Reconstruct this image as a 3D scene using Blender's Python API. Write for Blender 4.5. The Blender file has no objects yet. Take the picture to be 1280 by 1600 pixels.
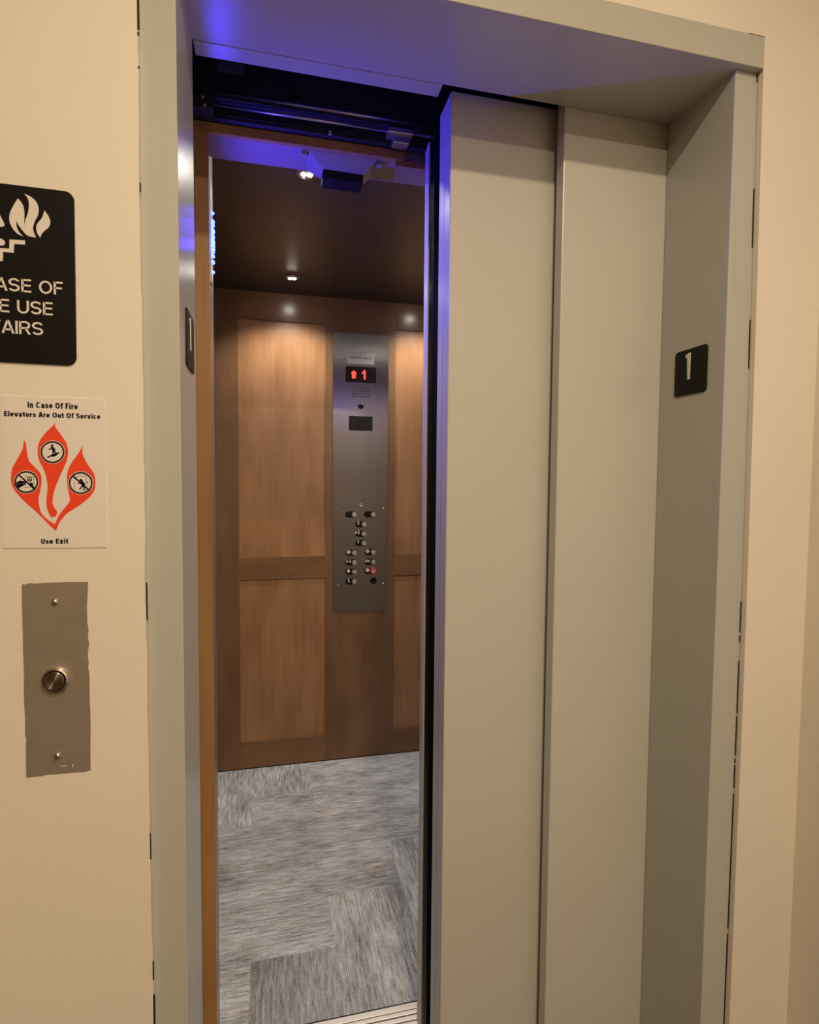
import bpy, bmesh, math, random
from mathutils import Vector, Matrix
random.seed(7)
S = bpy.context.scene
COL = S.collection
PI = math.pi

# ------------------------------------------------------------------ camera
cam = bpy.data.objects.new('camera', bpy.data.cameras.new('camera')); COL.objects.link(cam)
cam.data.sensor_fit = 'HORIZONTAL'; cam.data.sensor_width = 36.0
cam.data.lens = 36.0 * 892.68 / 1280.0
cam.data.clip_start = 0.02
_r = Vector((0.9719585, -0.2351908, 0.00866227)); _u = Vector((0.00386308, 0.05274573, 0.9986471)); _f = Vector((0.2353076, 0.97051975, -0.05217036))
cam.matrix_world = Matrix(((_r.x, _u.x, -_f.x, 0.12454), (_r.y, _u.y, -_f.y, -0.87236), (_r.z, _u.z, -_f.z, 1.33434), (0, 0, 0, 1)))
S.camera = cam

# ------------------------------------------------------------------ world, exposure, lights
w = bpy.data.worlds.new('world'); S.world = w; w.use_nodes = True
w.node_tree.nodes['Background'].inputs[0].default_value = (0, 0, 0, 1)
w.node_tree.nodes['Background'].inputs[1].default_value = 0.0
S.view_settings.view_transform = 'Standard'; S.view_settings.look = 'None'
S.view_settings.exposure = 0.0; S.view_settings.gamma = 1.0
WARM = (1.0, 0.795, 0.54)
def area(name, loc, rot, size, energy, col, size_y=None, spread=PI):
    l = bpy.data.lights.new(name, 'AREA'); l.energy = energy; l.color = col; l.size = size; l.spread = spread
    if size_y: l.shape = 'RECTANGLE'; l.size_y = size_y
    else: l.shape = 'DISK'
    o = bpy.data.objects.new(name, l); o.location = loc; o.rotation_euler = rot; COL.objects.link(o); return o
# the corridor's recessed ceiling lamps
area('corridor_lamp', (0.32, -1.11, 2.587), (0, 0, 0), 0.095, 20.3, WARM)
area('corridor_lamp', (0.32, -2.50, 2.587), (0, 0, 0), 0.13, 46, WARM)
PUCK_COL = (1.0, 0.93, 0.83)
PUCKS = [(0.2225, 0.760), (0.2125, 1.589), (0.82, 0.760), (0.82, 1.589)]
for px, py in PUCKS:                                     # the car's ceiling lamps
    l = bpy.data.lights.new('puck_lamp', 'SPOT'); l.energy = 20; l.color = PUCK_COL
    l.spot_size = math.radians(135); l.spot_blend = 0.7; l.shadow_soft_size = 0.010
    o = bpy.data.objects.new('puck_lamp', l); o.location = (px, py, 2.152); COL.objects.link(o)
# the blue lamp of the car's direction lantern
for lz, le in ((1.9046, .40), (1.882, .70), (1.862, .50), (1.836, 1.5)):
    area('lantern_lamp', (0.0135, 0.446, lz), (0, -PI / 2, 0), 0.016, le * 1.1, (0.050, 0.034, 1.0))
    l = bpy.data.lights.new('lantern_lamp', 'POINT'); l.energy = le * .12; l.color = (0.050, 0.034, 1.0); l.shadow_soft_size = 0.010
    o = bpy.data.objects.new('lantern_lamp', l); o.location = (0.026, 0.446, lz); COL.objects.link(o)

# ------------------------------------------------------------------ baked outlines (metres, on the wall plane x,z)
FLAME_BIG = [(-0.1922, 1.6959), (-0.1977, 1.6857), (-0.2018, 1.6754), (-0.2023, 1.6662), (-0.1997, 1.6589), (-0.1944, 1.6519), (-0.1869, 1.6484), (-0.1916, 1.6537), (-0.1942, 1.6595), (-0.1947, 1.6678), (-0.1914, 1.6613), (-0.1874, 1.6557), (-0.182, 1.6501), (-0.1723, 1.6486), (-0.1749, 1.6555), (-0.1755, 1.6616), (-0.1732, 1.6695), (-0.1695, 1.6776), (-0.1686, 1.6868), (-0.1712, 1.6942), (-0.1767, 1.6996), (-0.1846, 1.7029), (-0.1802, 1.6961), (-0.1797, 1.6871), (-0.1813, 1.6777), (-0.184, 1.6698), (-0.185, 1.6636), (-0.1843, 1.6597), (-0.1855, 1.665), (-0.1851, 1.6773), (-0.186, 1.6863), (-0.1886, 1.6921)]
FLAME_SMALL = [(-0.1617, 1.6843), (-0.1576, 1.6782), (-0.1553, 1.6707), (-0.1572, 1.6636), (-0.1622, 1.6584), (-0.1654, 1.6542), (-0.1674, 1.6491), (-0.1707, 1.6544), (-0.1717, 1.662), (-0.1697, 1.6676), (-0.1647, 1.675)]
STAIR_MARK = [(-0.2377, 1.6077), (-0.2303, 1.6079), (-0.2297, 1.6186), (-0.2157, 1.6195), (-0.2155, 1.6309), (-0.2034, 1.6314), (-0.2029, 1.643), (-0.1852, 1.6437), (-0.1854, 1.6383), (-0.1979, 1.6378), (-0.1984, 1.6267), (-0.2107, 1.6265), (-0.2112, 1.6148), (-0.2251, 1.6137), (-0.2257, 1.603), (-0.2379, 1.6023)]
PERSON_CAPS = [[(-0.2197, 1.6786), (-0.2117, 1.6614)], [(-0.2233, 1.6427), (-0.2123, 1.6384)], [(-0.2263, 1.6831), (-0.2244, 1.6532)], [(-0.2272, 1.6995), (-0.2271, 1.6993)], [(-0.225, 1.6546), (-0.2233, 1.6427)]]
P_FLAME_MID = [(-0.1546, 1.4105), (-0.1605, 1.4036), (-0.1693, 1.3937), (-0.1752, 1.384), (-0.1776, 1.3712), (-0.1758, 1.3585), (-0.171, 1.3474), (-0.1677, 1.3346), (-0.1668, 1.3218), (-0.1683, 1.3089), (-0.1685, 1.2992), (-0.1665, 1.2895), (-0.1628, 1.2822), (-0.1573, 1.2846), (-0.156, 1.2903), (-0.1599, 1.2976), (-0.1612, 1.304), (-0.1595, 1.3154), (-0.1549, 1.3299), (-0.1488, 1.3445), (-0.1434, 1.3575), (-0.141, 1.3704), (-0.1429, 1.3832), (-0.1485, 1.3927), (-0.1541, 1.4014), (-0.1561, 1.4061)]
P_FLAME_V = [(-0.1931, 1.3864), (-0.1952, 1.374), (-0.2011, 1.3613), (-0.207, 1.3501), (-0.2094, 1.339), (-0.209, 1.3263), (-0.2023, 1.3136), (-0.1913, 1.3008), (-0.1802, 1.2896), (-0.1718, 1.2798), (-0.1648, 1.2717), (-0.158, 1.2643), (-0.1531, 1.2765), (-0.1441, 1.2878), (-0.1307, 1.2975), (-0.1172, 1.309), (-0.1103, 1.3188), (-0.1084, 1.3287), (-0.1099, 1.3417), (-0.1164, 1.353), (-0.1214, 1.3627), (-0.1237, 1.3708), (-0.1229, 1.3808), (-0.1278, 1.3707), (-0.1354, 1.3592), (-0.1407, 1.3494), (-0.1431, 1.3381), (-0.1426, 1.3235), (-0.1407, 1.3122), (-0.1401, 1.3057), (-0.1439, 1.2992), (-0.1513, 1.2894), (-0.1566, 1.2797), (-0.1589, 1.2736), (-0.1675, 1.2798), (-0.1745, 1.2879), (-0.1771, 1.2976), (-0.1776, 1.3089), (-0.1752, 1.3201), (-0.1735, 1.333), (-0.1754, 1.3425), (-0.1816, 1.3505), (-0.1878, 1.3583), (-0.19, 1.3694), (-0.1911, 1.3805)]
P_DISC = [[(-0.1447, 1.3707), (-0.145, 1.3682), (-0.1456, 1.3658), (-0.1465, 1.3635), (-0.1478, 1.3614), (-0.1494, 1.3595), (-0.1512, 1.3579), (-0.1533, 1.3566), (-0.1554, 1.3556), (-0.1577, 1.355), (-0.1601, 1.3548), (-0.1624, 1.3549), (-0.1647, 1.3555), (-0.1668, 1.3564), (-0.1688, 1.3576), (-0.1705, 1.3592), (-0.172, 1.361), (-0.1732, 1.363), (-0.174, 1.3653), (-0.1745, 1.3676), (-0.1747, 1.37), (-0.1744, 1.3725), (-0.1738, 1.3748), (-0.1729, 1.3771), (-0.1716, 1.3792), (-0.1701, 1.3811), (-0.1683, 1.3827), (-0.1662, 1.384), (-0.1641, 1.385), (-0.1618, 1.3856), (-0.1594, 1.3859), (-0.1571, 1.3857), (-0.1548, 1.3852), (-0.1527, 1.3844), (-0.1507, 1.3831), (-0.1489, 1.3816), (-0.1474, 1.3798), (-0.1462, 1.3777), (-0.1454, 1.3755), (-0.1449, 1.3731)], [(-0.177, 1.3302), (-0.1772, 1.3278), (-0.1778, 1.3254), (-0.1787, 1.3231), (-0.18, 1.321), (-0.1816, 1.3192), (-0.1834, 1.3176), (-0.1854, 1.3163), (-0.1875, 1.3154), (-0.1898, 1.3148), (-0.1921, 1.3146), (-0.1944, 1.3148), (-0.1966, 1.3153), (-0.1987, 1.3162), (-0.2007, 1.3175), (-0.2024, 1.3191), (-0.2038, 1.3209), (-0.205, 1.323), (-0.2058, 1.3252), (-0.2063, 1.3275), (-0.2064, 1.33), (-0.2061, 1.3324), (-0.2056, 1.3347), (-0.2046, 1.337), (-0.2034, 1.339), (-0.2018, 1.3409), (-0.2001, 1.3425), (-0.1981, 1.3438), (-0.1959, 1.3447), (-0.1937, 1.3453), (-0.1914, 1.3455), (-0.1891, 1.3454), (-0.1869, 1.3448), (-0.1847, 1.3439), (-0.1828, 1.3427), (-0.1811, 1.3411), (-0.1796, 1.3393), (-0.1784, 1.3372), (-0.1776, 1.335), (-0.1771, 1.3326)], [(-0.111, 1.3295), (-0.1113, 1.327), (-0.1119, 1.3245), (-0.1129, 1.3222), (-0.1142, 1.3201), (-0.1158, 1.3182), (-0.1176, 1.3166), (-0.1197, 1.3153), (-0.122, 1.3143), (-0.1243, 1.3137), (-0.1267, 1.3135), (-0.1291, 1.3137), (-0.1314, 1.3143), (-0.1336, 1.3152), (-0.1356, 1.3165), (-0.1374, 1.3181), (-0.1389, 1.32), (-0.1401, 1.3221), (-0.141, 1.3244), (-0.1415, 1.3267), (-0.1417, 1.3292), (-0.1414, 1.3317), (-0.1408, 1.3341), (-0.1399, 1.3364), (-0.1386, 1.3385), (-0.137, 1.3404), (-0.1351, 1.342), (-0.1331, 1.3433), (-0.1308, 1.3443), (-0.1285, 1.3449), (-0.1261, 1.3451), (-0.1237, 1.3449), (-0.1214, 1.3444), (-0.1192, 1.3435), (-0.1172, 1.3422), (-0.1154, 1.3406), (-0.1138, 1.3387), (-0.1126, 1.3366), (-0.1117, 1.3343), (-0.1112, 1.3319)]]
P_RING = [([(-0.1453, 1.3706), (-0.1455, 1.3683), (-0.1461, 1.366), (-0.147, 1.3638), (-0.1483, 1.3618), (-0.1498, 1.36), (-0.1515, 1.3584), (-0.1535, 1.3572), (-0.1556, 1.3562), (-0.1578, 1.3556), (-0.1601, 1.3554), (-0.1623, 1.3556), (-0.1645, 1.3561), (-0.1666, 1.3569), (-0.1685, 1.3581), (-0.1701, 1.3596), (-0.1716, 1.3614), (-0.1727, 1.3633), (-0.1735, 1.3655), (-0.174, 1.3677), (-0.1741, 1.37), (-0.1739, 1.3724), (-0.1733, 1.3746), (-0.1724, 1.3768), (-0.1712, 1.3788), (-0.1697, 1.3806), (-0.1679, 1.3822), (-0.166, 1.3834), (-0.1639, 1.3844), (-0.1617, 1.385), (-0.1594, 1.3852), (-0.1572, 1.3851), (-0.155, 1.3846), (-0.1529, 1.3838), (-0.151, 1.3826), (-0.1493, 1.3811), (-0.1479, 1.3794), (-0.1468, 1.3774), (-0.1459, 1.3752), (-0.1454, 1.373)], [(-0.1475, 1.3706), (-0.1477, 1.3686), (-0.1482, 1.3667), (-0.149, 1.3649), (-0.15, 1.3632), (-0.1513, 1.3617), (-0.1528, 1.3603), (-0.1544, 1.3593), (-0.1562, 1.3585), (-0.1581, 1.358), (-0.16, 1.3578), (-0.1619, 1.358), (-0.1638, 1.3584), (-0.1655, 1.3591), (-0.1672, 1.3601), (-0.1686, 1.3613), (-0.1698, 1.3628), (-0.1707, 1.3645), (-0.1714, 1.3663), (-0.1718, 1.3681), (-0.1719, 1.3701), (-0.1718, 1.372), (-0.1713, 1.374), (-0.1705, 1.3758), (-0.1695, 1.3775), (-0.1682, 1.379), (-0.1667, 1.3803), (-0.1651, 1.3813), (-0.1633, 1.3821), (-0.1614, 1.3826), (-0.1595, 1.3828), (-0.1576, 1.3827), (-0.1557, 1.3823), (-0.154, 1.3816), (-0.1524, 1.3806), (-0.1509, 1.3794), (-0.1497, 1.3779), (-0.1487, 1.3763), (-0.148, 1.3745), (-0.1476, 1.3726)]), ([(-0.1775, 1.3302), (-0.1778, 1.3279), (-0.1783, 1.3256), (-0.1792, 1.3234), (-0.1805, 1.3214), (-0.182, 1.3196), (-0.1837, 1.3181), (-0.1856, 1.3169), (-0.1877, 1.316), (-0.1899, 1.3154), (-0.1921, 1.3152), (-0.1943, 1.3154), (-0.1964, 1.3159), (-0.1985, 1.3168), (-0.2003, 1.318), (-0.202, 1.3195), (-0.2034, 1.3213), (-0.2045, 1.3233), (-0.2052, 1.3254), (-0.2057, 1.3276), (-0.2058, 1.33), (-0.2056, 1.3323), (-0.205, 1.3345), (-0.2041, 1.3367), (-0.2029, 1.3387), (-0.2015, 1.3404), (-0.1997, 1.342), (-0.1978, 1.3432), (-0.1958, 1.3441), (-0.1936, 1.3447), (-0.1914, 1.3449), (-0.1892, 1.3447), (-0.187, 1.3442), (-0.185, 1.3434), (-0.1831, 1.3422), (-0.1815, 1.3407), (-0.1801, 1.3389), (-0.1789, 1.3369), (-0.1781, 1.3348), (-0.1777, 1.3325)], [(-0.1797, 1.3302), (-0.1799, 1.3282), (-0.1804, 1.3263), (-0.1811, 1.3245), (-0.1822, 1.3228), (-0.1834, 1.3213), (-0.1849, 1.32), (-0.1865, 1.319), (-0.1883, 1.3183), (-0.1901, 1.3178), (-0.192, 1.3176), (-0.1939, 1.3178), (-0.1957, 1.3182), (-0.1975, 1.319), (-0.199, 1.32), (-0.2004, 1.3212), (-0.2016, 1.3227), (-0.2026, 1.3244), (-0.2032, 1.3261), (-0.2036, 1.328), (-0.2037, 1.33), (-0.2035, 1.3319), (-0.203, 1.3338), (-0.2023, 1.3356), (-0.2013, 1.3373), (-0.2, 1.3388), (-0.1986, 1.3401), (-0.1969, 1.3411), (-0.1952, 1.3419), (-0.1933, 1.3423), (-0.1915, 1.3425), (-0.1896, 1.3424), (-0.1878, 1.3419), (-0.186, 1.3412), (-0.1844, 1.3402), (-0.183, 1.339), (-0.1818, 1.3375), (-0.1809, 1.3358), (-0.1802, 1.334), (-0.1798, 1.3321)]), ([(-0.1116, 1.3294), (-0.1119, 1.3271), (-0.1124, 1.3247), (-0.1134, 1.3225), (-0.1146, 1.3205), (-0.1162, 1.3187), (-0.118, 1.3171), (-0.12, 1.3159), (-0.1221, 1.3149), (-0.1244, 1.3144), (-0.1267, 1.3142), (-0.129, 1.3144), (-0.1312, 1.3149), (-0.1334, 1.3158), (-0.1353, 1.317), (-0.137, 1.3186), (-0.1385, 1.3204), (-0.1396, 1.3224), (-0.1405, 1.3246), (-0.1409, 1.3269), (-0.1411, 1.3292), (-0.1408, 1.3316), (-0.1403, 1.3339), (-0.1393, 1.3361), (-0.1381, 1.3381), (-0.1366, 1.3399), (-0.1348, 1.3415), (-0.1328, 1.3427), (-0.1307, 1.3437), (-0.1284, 1.3442), (-0.1261, 1.3444), (-0.1238, 1.3443), (-0.1216, 1.3438), (-0.1195, 1.3429), (-0.1175, 1.3417), (-0.1158, 1.3401), (-0.1143, 1.3383), (-0.1131, 1.3363), (-0.1123, 1.3341), (-0.1118, 1.3318)], [(-0.1139, 1.3294), (-0.1141, 1.3274), (-0.1145, 1.3255), (-0.1153, 1.3236), (-0.1164, 1.3219), (-0.1177, 1.3204), (-0.1192, 1.3191), (-0.1209, 1.318), (-0.1228, 1.3173), (-0.1247, 1.3168), (-0.1267, 1.3166), (-0.1286, 1.3168), (-0.1305, 1.3172), (-0.1323, 1.318), (-0.134, 1.319), (-0.1354, 1.3203), (-0.1367, 1.3218), (-0.1376, 1.3235), (-0.1384, 1.3253), (-0.1388, 1.3272), (-0.1389, 1.3292), (-0.1387, 1.3312), (-0.1382, 1.3331), (-0.1374, 1.335), (-0.1364, 1.3367), (-0.1351, 1.3382), (-0.1336, 1.3395), (-0.1319, 1.3406), (-0.13, 1.3413), (-0.1281, 1.3418), (-0.1262, 1.342), (-0.1242, 1.3419), (-0.1223, 1.3414), (-0.1205, 1.3407), (-0.1189, 1.3397), (-0.1174, 1.3384), (-0.1161, 1.3369), (-0.1151, 1.3352), (-0.1144, 1.3334), (-0.114, 1.3314)])]
P_CAPS = [([(-0.16, 1.3793), (-0.1599, 1.3792)], 10), ([(-0.1601, 1.3767), (-0.1583, 1.3717)], 11), ([(-0.1611, 1.3756), (-0.1637, 1.3735)], 5), ([(-0.1585, 1.3761), (-0.1565, 1.3736)], 5), ([(-0.1583, 1.3717), (-0.1602, 1.3652)], 6), ([(-0.158, 1.3717), (-0.1548, 1.3682)], 6), ([(-0.1654, 1.3635), (-0.1523, 1.3695)], 7), ([(-0.1592, 1.3652), (-0.1555, 1.3669)], 8), ([(-0.2003, 1.3394), (-0.182, 1.3204)], 7), ([(-0.2027, 1.3263), (-0.1984, 1.3287)], 22), ([(-0.1999, 1.324), (-0.1935, 1.3277)], 8), ([(-0.1984, 1.3303), (-0.1917, 1.3299)], 8), ([(-0.2021, 1.3224), (-0.1985, 1.3256)], 10), ([(-0.1861, 1.3272), (-0.1861, 1.3272)], 15), ([(-0.1861, 1.3272), (-0.183, 1.3225)], 6), ([(-0.1361, 1.339), (-0.1163, 1.3196)], 8), ([(-0.1262, 1.3334), (-0.1261, 1.3333)], 11), ([(-0.1253, 1.3315), (-0.1235, 1.3261)], 12), ([(-0.1268, 1.3301), (-0.1294, 1.3285)], 5), ([(-0.1239, 1.3302), (-0.121, 1.3276)], 5), ([(-0.1243, 1.3256), (-0.1276, 1.3212)], 6), ([(-0.1232, 1.3256), (-0.1222, 1.3196)], 6), ([(-0.1195, 1.331), (-0.1179, 1.3294)], 4)]
P_THIN = [([(-0.1928, 1.3376), (-0.1826, 1.3377)], 1.5), ([(-0.1826, 1.3377), (-0.183, 1.3233)], 1.5), ([(-0.1928, 1.3376), (-0.1932, 1.3232)], 1.5), ([(-0.1932, 1.3232), (-0.183, 1.3233)], 1.5), ([(-0.1341, 1.3358), (-0.1344, 1.3203)], 1.5), ([(-0.1341, 1.3358), (-0.1292, 1.3386)], 1.5), ([(-0.1292, 1.3386), (-0.1196, 1.3387)], 1.5), ([(-0.1196, 1.3387), (-0.1197, 1.3318)], 1.5)]
P_BTN = [([(-0.1846, 1.3337), (-0.1847, 1.3328), (-0.185, 1.332), (-0.1855, 1.3314), (-0.1862, 1.3309), (-0.187, 1.3305), (-0.1878, 1.3304), (-0.1886, 1.3305), (-0.1893, 1.3308), (-0.19, 1.3313), (-0.1904, 1.332), (-0.1907, 1.3328), (-0.1908, 1.3336), (-0.1907, 1.3344), (-0.1904, 1.3352), (-0.1898, 1.3359), (-0.1892, 1.3364), (-0.1884, 1.3367), (-0.1876, 1.3368), (-0.1868, 1.3367), (-0.1861, 1.3364), (-0.1854, 1.3359), (-0.185, 1.3352), (-0.1847, 1.3345)], [(-0.1857, 1.3336), (-0.1858, 1.3331), (-0.186, 1.3327), (-0.1863, 1.3323), (-0.1867, 1.332), (-0.1872, 1.3318), (-0.1877, 1.3317), (-0.1883, 1.3318), (-0.1887, 1.332), (-0.1891, 1.3323), (-0.1894, 1.3326), (-0.1896, 1.3331), (-0.1897, 1.3336), (-0.1896, 1.3341), (-0.1894, 1.3346), (-0.1891, 1.335), (-0.1887, 1.3353), (-0.1882, 1.3355), (-0.1877, 1.3355), (-0.1871, 1.3355), (-0.1867, 1.3353), (-0.1863, 1.335), (-0.186, 1.3346), (-0.1858, 1.3341)])]
P_TRI = [(-0.1877, 1.3351), (-0.186, 1.3322), (-0.1894, 1.3322)]
P_TEXT = [[(-0.1881, 1.4283), (-0.1282, 1.4284), (-0.1879, 1.4362)], [(-0.2157, 1.4166), (-0.1007, 1.4158), (-0.2155, 1.4235)], [(-0.1761, 1.2472), (-0.1435, 1.247), (-0.1759, 1.2543)]]
POSTER = [(-0.2193, 1.4427), (-0.0955, 1.4429), (-0.0965, 1.2409), (-0.2209, 1.2422)]
PLATE = [(-0.2006, 1.191), (-0.1995, 1.194), (-0.1967, 1.1924), (-0.1941, 1.1942), (-0.1903, 1.1945), (-0.1855, 1.1936), (-0.1751, 1.1942), (-0.1577, 1.1946), (-0.1401, 1.1946), (-0.1202, 1.194), (-0.1209, 1.1798), (-0.1223, 1.1599), (-0.1222, 1.1359), (-0.1207, 1.1288), (-0.1219, 1.1158), (-0.1204, 1.1076), (-0.122, 1.0977), (-0.1224, 1.0896), (-0.1213, 1.0815), (-0.1223, 1.0755), (-0.1209, 1.0612), (-0.1212, 1.0287), (-0.1208, 1.0083), (-0.1208, 0.9899), (-0.1216, 0.9572), (-0.1219, 0.9295), (-0.1274, 0.9276), (-0.1455, 0.9282), (-0.158, 0.9282), (-0.1669, 0.9282), (-0.1757, 0.9289), (-0.1828, 0.9278), (-0.1915, 0.9278), (-0.2013, 0.9274), (-0.2014, 0.9455), (-0.2011, 0.9655), (-0.2002, 0.9825), (-0.2017, 0.9866), (-0.2009, 1.0055), (-0.2014, 1.0255), (-0.2017, 1.0453), (-0.2008, 1.073), (-0.2013, 1.1045), (-0.2009, 1.134), (-0.2011, 1.1633)]
ONE = [(0.0976, 1.5853), (0.0876, 1.5892), (0.0835, 1.5883), (0.0843, 1.5376), (0.0904, 1.5377), (0.0929, 1.5808), (0.0966, 1.5801), (0.1115, 1.5246), (0.1007, 1.52), (0.0912, 1.5194), (0.0898, 1.5255), (0.1236, 1.5975), (0.043, 1.5966), (0.0425, 1.5083), (0.1259, 1.509)]
WEDGE = [(-0.0464, 1.973), (-0.0465, 1.891), (-0.0473, 1.808), (-0.0472, 1.732), (-0.0468, 1.596), (-0.0469, 1.536), (-0.0468, 1.431), (-0.0463, 1.379), (-0.0466, 1.325), (-0.0466, 1.245), (-0.0476, 1.2), (-0.0472, 1.109), (-0.0469, 1.044), (-0.0471, 0.942), (-0.047, 0.829), (-0.0465, 0.743), (-0.0459, 0.656), (-0.0451, 0.588), (-0.0454, 0.539)]

# ------------------------------------------------------------------ helpers
class MB:
    """collects shapes; build() links them as one mesh object"""
    def __init__(s): s.bm = bmesh.new()
    def box(s, x0, x1, y0, y1, z0, z1, bevel=0.0, seg=2):
        b = bmesh.new(); bmesh.ops.create_cube(b, size=1)
        for v in b.verts:
            v.co = Vector((x0 + (v.co.x + .5) * (x1 - x0), y0 + (v.co.y + .5) * (y1 - y0), z0 + (v.co.z + .5) * (z1 - z0)))
        if bevel: bmesh.ops.bevel(b, geom=list(b.edges), offset=bevel, segments=seg, profile=.5, affect='EDGES')
        return s.add(b)
    def add(s, b):
        m = bpy.data.meshes.new('tmp'); b.to_mesh(m); b.free(); s.bm.from_mesh(m); bpy.data.meshes.remove(m); return s
    def prism(s, pts, fr, d0, d1, holes=(), bevel=0.0):
        """polygon pts (u,v) extruded between depths d0 and d1 in the frame fr = (origin, U, V, N)"""
        O, U, V, N = fr; b = bmesh.new()
        area_ = sum(pts[i][0] * pts[(i + 1) % len(pts)][1] - pts[(i + 1) % len(pts)][0] * pts[i][1] for i in range(len(pts)))
        if area_ < 0: pts = list(reversed(pts))
        n = len(pts)
        A = [b.verts.new(O + U * p[0] + V * p[1] + N * d0) for p in pts]
        B = [b.verts.new(O + U * p[0] + V * p[1] + N * d1) for p in pts]
        b.faces.new(A); b.faces.new(list(reversed(B)))
        for i in range(n): b.faces.new((A[i], B[i], B[(i + 1) % n], A[(i + 1) % n]))
        bmesh.ops.recalc_face_normals(b, faces=b.faces)
        if bevel: bmesh.ops.bevel(b, geom=[e for e in b.edges if e.verts[0] in A and e.verts[1] in A or e.verts[0] in B and e.verts[1] in B], offset=bevel, segments=2, profile=.5, affect='EDGES')
        return s.add(b)
    def ring(s, outer, inner, fr, d0, d1):
        O, U, V, N = fr; b = bmesh.new(); n = len(outer)
        L = [[b.verts.new(O + U * p[0] + V * p[1] + N * d) for p in q] for q, d in ((outer, d0), (inner, d0), (outer, d1), (inner, d1))]
        for i in range(n):
            j = (i + 1) % n
            b.faces.new((L[0][i], L[0][j], L[1][j], L[1][i])); b.faces.new((L[2][i], L[3][i], L[3][j], L[2][j]))
            b.faces.new((L[0][i], L[2][i], L[2][j], L[0][j])); b.faces.new((L[1][i], L[1][j], L[3][j], L[3][i]))
        bmesh.ops.recalc_face_normals(b, faces=b.faces); return s.add(b)
    def capsule(s, a, c, r, fr, d0, d1):
        ax, ay = a; bx, by = c; t = math.atan2(by - ay, bx - ax); P = []
        for i in range(9): q = t + PI / 2 + PI * i / 8; P.append((ax + r * math.cos(q), ay + r * math.sin(q)))
        for i in range(9): q = t - PI / 2 + PI * i / 8; P.append((bx + r * math.cos(q), by + r * math.sin(q)))
        return s.prism(P, fr, d0, d1)
    def lathe(s, prof, o, ax, n=32, sharp=False):
        """profile (radius, height) turned about the axis ax through o; closes on the axis when radius is 0"""
        ax = Vector(ax).normalized(); o = Vector(o)
        e1 = ax.orthogonal().normalized(); e2 = ax.cross(e1); b = bmesh.new(); R = []
        for r, h in prof:
            if r == 0: R.append([b.verts.new(o + ax * h)])
            else: R.append([b.verts.new(o + ax * h + (e1 * math.cos(2 * PI * i / n) + e2 * math.sin(2 * PI * i / n)) * r) for i in range(n)])
        for A, B in zip(R, R[1:]):
            if sharp: A, B = [b.verts.new(v.co) for v in A], [b.verts.new(v.co) for v in B]
            for i in range(n):
                j = (i + 1) % n
                q = [A[i % len(A)], A[j % len(A)], B[j % len(B)], B[i % len(B)]]
                q = list(dict.fromkeys(q))
                if len(q) >= 3: b.faces.new(q)
        if sharp:
            bmesh.ops.delete(b, geom=[v for v in b.verts if not v.link_faces], context='VERTS')
            c = o + ax * (sum(h_ for _, h_ in prof) / len(prof)) * .5
        bmesh.ops.recalc_face_normals(b, faces=b.faces)
        for f in b.faces: f.smooth = True
        return s.add(b)
    def tube(s, pts, r, n=10):
        pts = [Vector(p) for p in pts]; b = bmesh.new(); R = []
        for i, p in enumerate(pts):
            d = (pts[min(i + 1, len(pts) - 1)] - pts[max(i - 1, 0)]).normalized(); e = d.orthogonal().normalized()
            if R: e = (R[-1][1] - d * R[-1][1].dot(d)).normalized()
            g = d.cross(e); R.append(([b.verts.new(p + (e * math.cos(2 * PI * k / n) + g * math.sin(2 * PI * k / n)) * r) for k in range(n)], e))
        for (A, _), (B, _) in zip(R, R[1:]):
            for k in range(n): f = b.faces.new((A[k], A[(k + 1) % n], B[(k + 1) % n], B[k])); f.smooth = True
        b.faces.new(R[0][0]); b.faces.new(list(reversed(R[-1][0])))
        bmesh.ops.recalc_face_normals(b, faces=b.faces); return s.add(b)
    def text(s, body, fr, left=None, base=None, height=None, width=None, right=None, center=None, bold=0.0, d0=0.0, d1=.0004, spacing=1.0, cap_ref='E'):
        """letters as solid shapes; height is the capital height"""
        O, U, V, N = fr
        def mesh_of(t):
            c = bpy.data.curves.new('t', 'FONT'); c.body = t; c.size = 1; c.resolution_u = 6; c.offset = bold; c.space_character = spacing; c.fill_mode = 'BOTH'
            c.extrude = 0.5
            o = bpy.data.objects.new('t', c); COL.objects.link(o); bpy.context.view_layer.update()
            m = bpy.data.meshes.new_from_object(o.evaluated_get(bpy.context.evaluated_depsgraph_get()))
            bpy.data.objects.remove(o); bpy.data.curves.remove(c); return m
        r = mesh_of(cap_ref); ys = [v.co.y for v in r.vertices]; ch = max(ys) - min(ys); y0 = min(ys); bpy.data.meshes.remove(r)
        m = mesh_of(body); xs = [v.co.x for v in m.vertices]; x0, x1 = min(xs), max(xs)
        k = height / ch; kx = k if width is None else width / (x1 - x0); W = kx * (x1 - x0)
        if right is not None: left = right - W
        if center is not None: left = center - W / 2
        for v in m.vertices:
            p = (left + (v.co.x - x0) * kx, base + (v.co.y - y0) * k, d0 + (v.co.z + .5) * (d1 - d0))
            v.co = O + U * p[0] + V * p[1] + N * p[2]
        s.bm.from_mesh(m); bpy.data.meshes.remove(m); return s
    def build(s, name, mat, parent=None, bevel=0.0, smooth=False):
        org = Vector(parent['_o']) if parent is not None else Vector((0, 0, 0))
        if parent is None:
            P = [v.co for v in s.bm.verts]
            lo = [min(p[i] for p in P) for i in range(3)]; hi = [max(p[i] for p in P) for i in range(3)]
            org = Vector(((lo[0] + hi[0]) / 2, (lo[1] + hi[1]) / 2, lo[2]))
        for v in s.bm.verts: v.co -= org
        m = bpy.data.meshes.new(name); s.bm.to_mesh(m); s.bm.free(); m.materials.append(mat)
        if smooth:
            for p in m.polygons: p.use_smooth = True
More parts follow.
